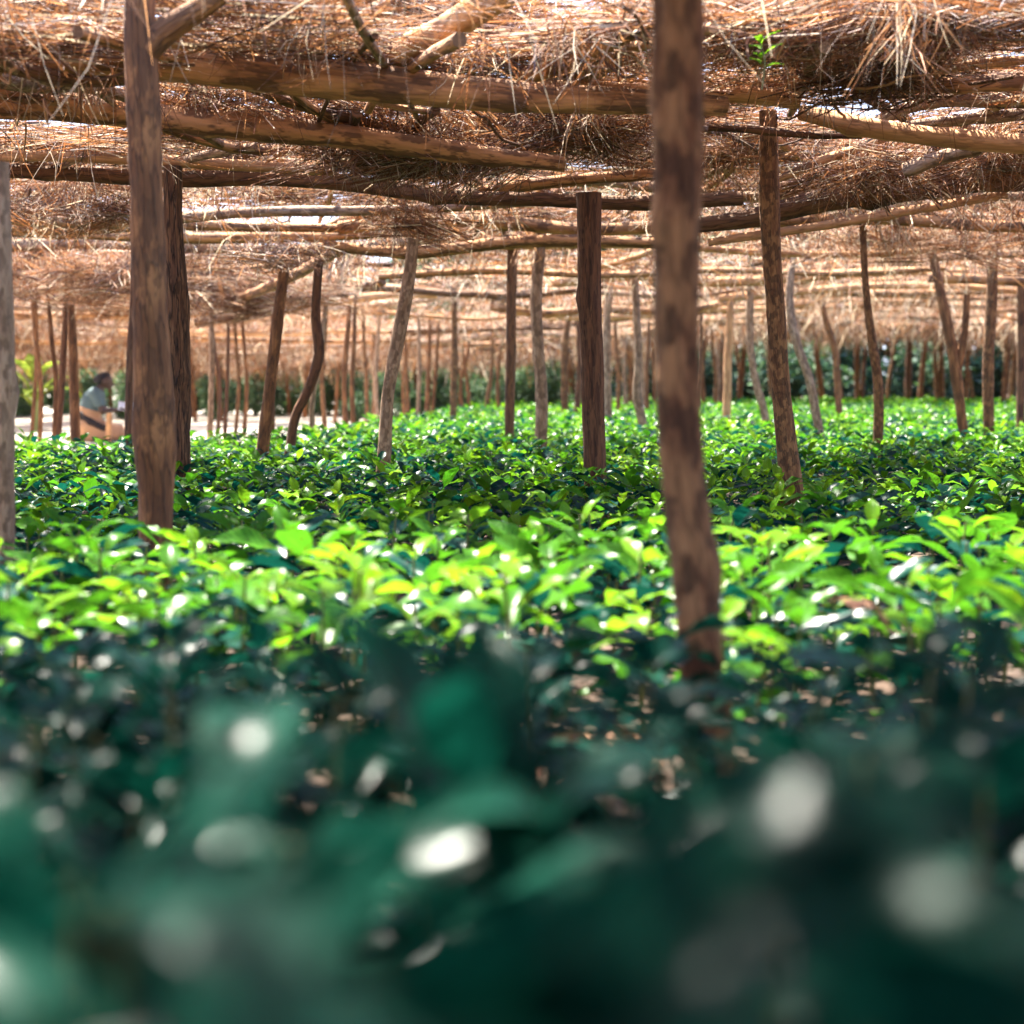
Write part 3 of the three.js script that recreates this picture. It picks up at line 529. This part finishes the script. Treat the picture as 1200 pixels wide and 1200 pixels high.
  const COL = [[0.003, 0.064, 0.041], [0.065, 0.235, 0.010], [0.18, 0.42, 0.014]], V = [];
  for (let k = 0; k < 6; k++) {
    const gs = [], h = rr(0.24, 0.31, r), o = new THREE.Object3D();
    for (const l of plantPlan(700 + k, h, 5 + k % 2, 1.04)) {
      const g = LV[l.v].lo.clone(); placeLeaf(o, l); o.updateMatrix(); g.applyMatrix4(o.matrix);
      const n = g.attributes.position.count, c = COL[k % 2 ? Math.max(0, l.age - 1) : l.age], a = new Float32Array(n * 3); for (let i = 0; i < n; i++) a.set(c, i * 3); g.setAttribute('color', new THREE.BufferAttribute(a, 3)); gs.push(g);
    }
    V.push({ g: mergeGeometries(gs), list: [] });
  }
  const m4 = new THREE.Matrix4(), q = new THREE.Quaternion(), e = new THREE.Euler(), s = new THREE.Vector3(), c = new THREE.Color();
  for (const [x, Z] of mass) {
    const sc = rr(0.85, 1.25, r); e.set(rr(-.12, .12, r), r() * 6.283, rr(-.12, .12, r)); q.setFromEuler(e); m4.compose(new THREE.Vector3(x, 0, -Z), q, s.set(sc, sc, sc));
    const t = rr(0.75, 1.15, r); V[Math.floor(r() * 6)].list.push([m4.clone(), c.clone().setRGB(t * rr(.85, 1.2, r), t, t)]);
  }
  for (const v of V) { const im = new THREE.InstancedMesh(v.g, M.leafMass, v.list.length); im.name = 'seedling_leaves'; im.castShadow = im.receiveShadow = true; v.list.forEach(([m, cc], i) => { im.setMatrixAt(i, m); im.setColorAt(i, cc); }); root.add(im); }
}

// ---------------------------------------------------------------- trees and shrubs beyond the roof
function crownGeo(seed, n, rx, ry, rz, size, hollow = 0.55) {
  const r = rng(seed), pos = [], nor = [], col = [], idx = [], lobes = [];
  for (let k = 0; k < 9; k++) lobes.push([rr(-.6, .6, r) * rx, rr(-.6, .65, r) * ry, rr(-.6, .6, r) * rz, rr(0.3, 0.55, r)]);
  const d = new THREE.Vector3(), s = new THREE.Vector3();
  for (let k = 0; k < n; k++) {
    const L = lobes[Math.floor(r() * 9)]; d.set(rr(-1, 1, r), rr(-1, 1, r), rr(-1, 1, r)).normalize(); const q = lerp(hollow, 1, Math.pow(r(), 0.6)) * L[3];
    const p = new THREE.Vector3(L[0] + d.x * q * rx, L[1] + d.y * q * ry, L[2] + d.z * q * rz);
    d.set(rr(-1, 1, r), rr(-0.9, 0.5, r), rr(-1, 1, r)).normalize(); s.set(rr(-1, 1, r), rr(-1, 1, r), rr(-1, 1, r)).cross(d).normalize();
    const t = rr(0.6, 1.35, r); ribbon(pos, nor, col, idx, p, d, s, size * rr(0.6, 1.3, r), size * 0.55, rr(-.2, .2, r), [0.045 * t, 0.10 * t, 0.032 * t * rr(.7, 1.5, r)]);
  }
  return toGeo(pos, nor, col, idx);
}
M.crown = new THREE.MeshPhysicalMaterial({ color: 0xffffff, vertexColors: true, roughness: 1, transmission: 0.3, thickness: 0, side: THREE.DoubleSide });
{
  const r = rng(61), crowns = [], shr = [];
  for (let k = 0; k < 3; k++) { crowns.push(crownGeo(900 + k, 5200, 2.6, 2.2, 2.6, 0.26)); shr.push(crownGeo(950 + k, 3600, 1.5, 1.15, 1.3, 0.16, 0.3)); }
  const tree = (x, Z, H, sc, label, group) => {
    const g = top(new THREE.Group(), 'broadleaf_tree'); g.position.set(x, 0, -Z); tag(g, label, 'tree', group);
    mesh('trunk', timber([new THREE.Vector3(0, -0.1, 0), new THREE.Vector3(rr(-.2, .2, r), H * 0.4, rr(-.2, .2, r)), new THREE.Vector3(rr(-.3, .3, r), H * 0.95, rr(-.3, .3, r))], [0.16 * sc, 0.12 * sc, 0.07 * sc], { seed: ++pseed, radial: 9, step: 0.4 }), M.dark, g);
    for (let k = 0; k < 3; k++) { const a = r() * 6.28; mesh('limb', timber([new THREE.Vector3(0, H * 0.5, 0), new THREE.Vector3(Math.cos(a) * 0.7 * sc, H * 0.75, Math.sin(a) * 0.7 * sc), new THREE.Vector3(Math.cos(a) * 1.3 * sc, H * 1.05, Math.sin(a) * 1.3 * sc)], [0.07 * sc, 0.05 * sc, 0.025 * sc], { seed: ++pseed, radial: 6, step: 0.5 }), M.dark, g); }
    const c = mesh('crown', crowns[Math.floor(r() * 3)], M.crown, g); c.position.y = H; c.rotation.y = r() * 6; c.scale.setScalar(sc);
  };
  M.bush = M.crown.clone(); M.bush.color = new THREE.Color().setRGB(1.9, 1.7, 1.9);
  const shrub = (x, Z, sc, label, group, m = M.crown) => {
    const g = top(new THREE.Group(), 'shrub'); g.position.set(x, 0, -Z); tag(g, label, 'shrub', group);
    mesh('stem', timber([new THREE.Vector3(0, -0.05, 0), new THREE.Vector3(rr(-.1, .1, r), 0.5, rr(-.1, .1, r)), new THREE.Vector3(rr(-.2, .2, r), 1.3, rr(-.2, .2, r))], [0.05, 0.04, 0.02], { seed: ++pseed, radial: 6, step: 0.3 }), M.dark, g);
    const c = mesh('foliage', shr[Math.floor(r() * 3)], m, g); c.position.y = 1.0 * sc; c.rotation.y = r() * 6; c.scale.setScalar(sc);
  };
  for (let k = 0; k < 14; k++) shrub(lerp(0.6, 15.5, (k + 0.5) / 14) + rr(-.4, .4, r), rr(49, 52, r), rr(0.95, 1.3, r), 'dense dark shrub closing off the woodland edge beyond the beds', 'shrubs along the woodland edge');
  for (let k = 0; k < 12; k++) tree(lerp(-1, 18, (k + 0.5) / 12) + rr(-.6, .6, r), rr(53, 62, r), rr(3.4, 5, r), rr(1, 1.4, r), 'dark leafy tree in the wood beyond the beds', 'trees of the wood behind the shrubs');
  for (const [px, Z, sc] of [[430, 50, 0.6], [395, 58, 0.75], [620, 54, 0.8], [560, 58, 0.75], [180, 56, 0.7], [225, 60, 0.7], [300, 57, 0.75], [350, 62, 0.8], [490, 58, 0.7], [130, 52, 0.65], [20, 56, 0.7], [75, 60, 0.8], [265, 53, 0.6], [525, 62, 0.8], [455, 64, 0.8]]) shrub((px - 600) / FPX * Z * 0.74, Z * 0.74, sc * 0.8, 'greyish green bush standing on the pale clearing', 'bushes on the clearing', M.bush);
  for (let k = 0; k < 10; k++) tree(lerp(-27, -1, (k + 0.5) / 10) + rr(-.8, .8, r), rr(92, 104, r), rr(3.5, 5, r), rr(1.1, 1.6, r), 'distant leafy tree beyond the pale clearing', 'trees beyond the clearing');
  for (let k = 0; k < 14; k++) shrub(lerp(-30, 0, (k + 0.5) / 14) + rr(-.8, .8, r), rr(88, 93, r), rr(1.3, 1.8, r), 'distant bush at the far edge of the pale clearing', 'bushes at the far edge of the clearing');
}
{ // young banana plant in full sun beyond the post
  const Z = 31, p = at(40, 440, Z), g = top(new THREE.Group(), 'banana_plant'); g.position.set(p.x, 0, -Z); tag(g, 'sunlit yellow green banana plant beyond the end of the beds', 'plant');
  const bl = leafMat([0.30, 0.42, 0.05], 0.5), r = rng(4);
  mesh('stem', timber([new THREE.Vector3(0, -0.05, 0), new THREE.Vector3(0.02, 0.35, 0), new THREE.Vector3(0, 0.75, 0)], [0.06, 0.05, 0.03], { radial: 8, seed: 4 }), new THREE.MeshStandardMaterial({ color: new THREE.Color().setRGB(0.28, 0.33, 0.09), roughness: 0.6 }), g);
  const bg = leafGeo(0.95, 0.26, { droop: 1.5, fold: 0.3, wave: 0.08, nl: 9, nw: 4, seed: 3 });
  for (let k = 0; k < 8; k++) { const o = mesh('leaf', bg, bl, g); o.position.y = 0.3 + k * 0.06; o.rotation.set(0, k * 2.4, rr(0.4, 1.3, r), 'YZX'); o.scale.setScalar(rr(0.75, 1.05, r)); }
}

// ---------------------------------------------------------------- the person reading a paper
function sdfMesh(bones, lo, size, res, k = 0.03) { // tapered capsules [a, ra, b, rb] joined by a smooth minimum
  const mc = new MarchingCubes(res, new THREE.MeshStandardMaterial(), false, false, 60000); const h = res / 2;
  const p = new THREE.Vector3(), ab = new THREE.Vector3(), ap = new THREE.Vector3();
  const B = bones.map(([a, ra, b, rb]) => [new THREE.Vector3(...a), ra, new THREE.Vector3(...b), rb]);
  for (let z = 0; z < res; z++) for (let y = 0; y < res; y++) for (let x = 0; x < res; x++) {
    p.set(lo[0] + (x / h) / 2 * size, lo[1] + (y / h) / 2 * size, lo[2] + (z / h) / 2 * size);
    let d = 1;
    for (const [a, ra, b, rb] of B) { ab.subVectors(b, a); ap.subVectors(p, a); const t = Math.min(1, Math.max(0, ap.dot(ab) / Math.max(1e-9, ab.lengthSq()))), q = ap.addScaledVector(ab, -t).length() - lerp(ra, rb, t); const m = Math.max(k - Math.abs(d - q), 0) / k; d = Math.min(d, q) - m * m * k * 0.25; }
    mc.field[x + y * res + z * res * res] = -d;
  }
  mc.isolation = 0; mc.update();
  const n = mc.count, g = new THREE.BufferGeometry(), P = mc.positionArray.slice(0, n * 3), N = mc.normalArray.slice(0, n * 3);
  for (let i = 0; i < n; i++) for (let c = 0; c < 3; c++) P[i * 3 + c] = lo[c] + (P[i * 3 + c] + 1) / 2 * size;
  g.setAttribute('position', new THREE.BufferAttribute(P, 3)); g.setAttribute('normal', new THREE.BufferAttribute(N, 3)); return g;
}
{
  const Z = 26, p = at(103, 440, Z), g = top(new THREE.Group(), 'person'); g.position.set(p.x, 0, -Z); g.rotation.y = 0.12; tag(g, 'person in grey green shirt and tan wrap crouching over a white paper', 'person');
  const skin = new THREE.MeshStandardMaterial({ color: new THREE.Color().setRGB(0.075, 0.04, 0.026), roughness: 0.55 });
  const shirt = new THREE.MeshStandardMaterial({ color: new THREE.Color().setRGB(0.10, 0.15, 0.15), roughness: 0.9 });
  const wrap = new THREE.MeshStandardMaterial({ color: new THREE.Color().setRGB(0.52, 0.29, 0.15), roughness: 0.9 });
  const band = new THREE.MeshStandardMaterial({ color: new THREE.Color().setRGB(0.03, 0.022, 0.02), roughness: 0.9 });
  const hair = new THREE.MeshStandardMaterial({ color: new THREE.Color().setRGB(0.014, 0.011, 0.01), roughness: 0.75 });
  const hip = [0, 0.24, 0], chest = [0.07, 0.56, 0], neck = [0.15, 0.72, 0], head = [0.235, 0.81, 0];
  const parts = [];
  const arms = [];
  for (const s of [-1, 1]) { const sh = [0.11, 0.655, s * 0.17], el = [0.2, 0.43, s * 0.2], wr = [0.4, 0.43, s * 0.085]; arms.push([sh, el, wr]); parts.push([sh, 0.05, el, 0.04], [el, 0.038, wr, 0.026], [[0.02, 0.2, s * 0.1], 0.085, [0.38, 0.12, s * 0.15], 0.062], [[0.38, 0.09, s * 0.15], 0.055, [0.02, 0.055, s * 0.12], 0.038], [[0.02, 0.055, s * 0.12], 0.036, [-0.12, 0.04, s * 0.12], 0.028]); }
  parts.push([hip, 0.13, chest, 0.125], [chest, 0.12, [0.12, 0.65, 0], 0.1], [[0.1, 0.65, -0.12], 0.06, [0.1, 0.65, 0.12], 0.06], [[0.12, 0.66, 0], 0.06, neck, 0.048], [neck, 0.047, [0.2, 0.77, 0], 0.05]);
  const bodyG = sdfMesh(parts, [-0.3, -0.1, -0.5], 1.0, 84);
  // head: skull, jaw, nose, brow, lips, ears
  const hd = [[[0.215, 0.825, 0], 0.088, [0.245, 0.835, 0], 0.082], [[0.255, 0.78, 0], 0.062, [0.285, 0.745, 0], 0.04], [[0.312, 0.805, 0], 0.012, [0.338, 0.777, 0], 0.016], [[0.315, 0.828, -0.03], 0.012, [0.315, 0.828, 0.03], 0.012], [[0.318, 0.752, -0.016], 0.009, [0.318, 0.752, 0.016], 0.009], [[0.2, 0.77, 0], 0.05, [0.17, 0.735, 0], 0.047]];
  for (const s of [-1, 1]) hd.push([[0.222, 0.8, s * 0.086], 0.012, [0.212, 0.825, s * 0.092], 0.014]);
  const headG = sdfMesh(hd, [0.08, 0.66, -0.16], 0.32, 64, 0.018);
  const hands = [];
  for (const s of [-1, 1]) {
    const w = arms[s < 0 ? 0 : 1][2], b = [[w, 0.026, [w[0] + 0.06, w[1] + 0.01, w[2]], 0.03]];
    for (let f = 0; f < 4; f++) { const z = w[2] + (f - 1.5) * 0.019, l = [0.06, 0.072, 0.068, 0.05][f]; b.push([[w[0] + 0.075, w[1] + 0.012, z], 0.009, [w[0] + 0.075 + l * 0.55, w[1] + 0.008, z], 0.0085], [[w[0] + 0.075 + l * 0.55, w[1] + 0.008, z], 0.0085, [w[0] + 0.075 + l * 0.95, w[1] - 0.008, z], 0.0075]); }
    b.push([[w[0] + 0.02, w[1] + 0.015, w[2] - s * 0.024], 0.0115, [w[0] + 0.075, w[1] + 0.04, w[2] - s * 0.05], 0.009]);
    hands.push(sdfMesh(b, [w[0] - 0.05, w[1] - 0.11, w[2] - 0.12], 0.24, 64, 0.008));
  }
  mesh('body', mergeGeometries([bodyG, headG, ...hands]), skin, g);
  const sl = []; for (const [sh, el] of arms) sl.push([sh, 0.066, [lerp(sh[0], el[0], 0.6), lerp(sh[1], el[1], 0.6), lerp(sh[2], el[2], 0.6)], 0.062]);
  mesh('shirt', sdfMesh([[[0.03, 0.46, 0], 0.15, chest, 0.15], [chest, 0.145, [0.11, 0.64, 0], 0.115], [[0.1, 0.645, -0.13], 0.075, [0.1, 0.645, 0.13], 0.075], ...sl], [-0.3, 0.1, -0.4], 0.8, 64, 0.04), shirt, g);
  mesh('wrap_skirt', sdfMesh([[[0.02, 0.43, 0], 0.15, [-0.01, 0.22, 0], 0.185], [[0, 0.2, -0.08], 0.13, [0.4, 0.13, -0.13], 0.095], [[0, 0.2, 0.08], 0.13, [0.4, 0.13, 0.13], 0.095], [[0.38, 0.1, 0.13], 0.07, [0, 0.07, 0.12], 0.07], [[0.38, 0.1, -0.13], 0.07, [0, 0.07, -0.12], 0.07]], [-0.35, -0.1, -0.5], 1.0, 72, 0.05), wrap, g);
  mesh('waist_band', sdfMesh([[[-0.1, 0.36, 0.11], 0.05, [0.04, 0.27, 0.17], 0.05], [[0.04, 0.27, 0.17], 0.05, [0.22, 0.19, 0.2], 0.045], [[-0.14, 0.37, 0.02], 0.05, [-0.1, 0.36, 0.11], 0.05]], [-0.35, 0.0, -0.2], 0.7, 64, 0.03), band, g);
  const hb = [[[0.185, 0.85, 0], 0.082, [0.235, 0.875, 0], 0.072], [[0.17, 0.83, -0.04], 0.055, [0.17, 0.83, 0.04], 0.055], [[0.13, 0.855, 0], 0.05, [0.11, 0.84, 0], 0.045]];
  mesh('hair', sdfMesh(hb, [0.0, 0.65, -0.2], 0.4, 56, 0.03), hair, g);
  const pg = new THREE.BoxGeometry(0.3, 0.004, 0.21, 8, 1, 1), pp = pg.attributes.position; for (let i = 0; i < pp.count; i++) pp.setY(i, pp.getY(i) + 0.015 * Math.sin(pp.getX(i) * 9)); pg.computeVertexNormals();
  const paper = mesh('paper_sheet', pg, new THREE.MeshStandardMaterial({ color: new THREE.Color().setRGB(0.78, 0.78, 0.76), roughness: 0.8 }));
  paper.position.set(p.x + 0.55, 0.475, -Z - 0.04); paper.rotation.set(0.55, 0.1, -0.3); tag(paper, 'white sheet of paper held by the crouching person', 'paper');
}

// ---------------------------------------------------------------- fallen leaves and a green sprig
{
  const dm = new THREE.MeshStandardMaterial({ map: leafMap, bumpMap: leafBump, bumpScale: 0.002, color: new THREE.Color().setRGB(0.50, 0.27, 0.15), roughness: 0.85, side: THREE.DoubleSide });
  const dm2 = dm.clone(); dm2.color = new THREE.Color().setRGB(0.30, 0.14, 0.075);
  const dg = leafGeo(0.2, 0.1, { droop: 1.6, fold: -0.35, wave: 0.12, nl: 8, nw: 4, seed: 8 }), r = rng(14);
  const put = (px, py, Z, s, ry, m, label, group, dy = 0) => { const q = at(px, py, Z), o = mesh('dried_leaf', dg, m); o.position.copy(q); o.position.y = Math.max(0.03, q.y + dy); o.rotation.set(rr(-.2, .2, r), ry, rr(-.1, .25, r)); o.scale.setScalar(s); tag(o, label, 'dry leaf', group); };
  put(970, 704, 4.3, 0.85, 0.15, dm, 'curled tan dry leaf caught on the seedlings');
  for (let k = 0; k < 16; k++) put(rr(560, 800, r), 900, rr(4.1, 4.7, r), rr(0.5, 0.9, r), r() * 6, r() < 0.5 ? dm : dm2, 'fallen brown leaf on the soil of the path', 'fallen leaves on the path', -9);
  put(600, 1085, 1.25, 0.62, 0.3, dm, 'large dry leaf among the dark shaded seedlings');
  const sg = top(new THREE.Group(), 'green_sprig'); sg.position.copy(at(893, 88, 7.9)); tag(sg, 'small green sprig sprouting out of the thatch', 'sprig');
  mesh('stem', timber([new THREE.Vector3(0, -0.06, 0), new THREE.Vector3(0.01, 0.06, 0), new THREE.Vector3(-0.02, 0.16, 0.01)], [0.004, 0.004, 0.002], { radial: 5, seed: 3 }), M.stem, sg);
  for (let k = 0; k < 7; k++) { const o = mesh('leaf', LV[k % 5].lo, M.leafNew, sg); o.position.set(0, 0.02 + k * 0.02, 0); o.rotation.set(0, k * 2.1, 0.5, 'YZX'); o.scale.setScalar(0.6); }
}

renderer.render(scene, camera);
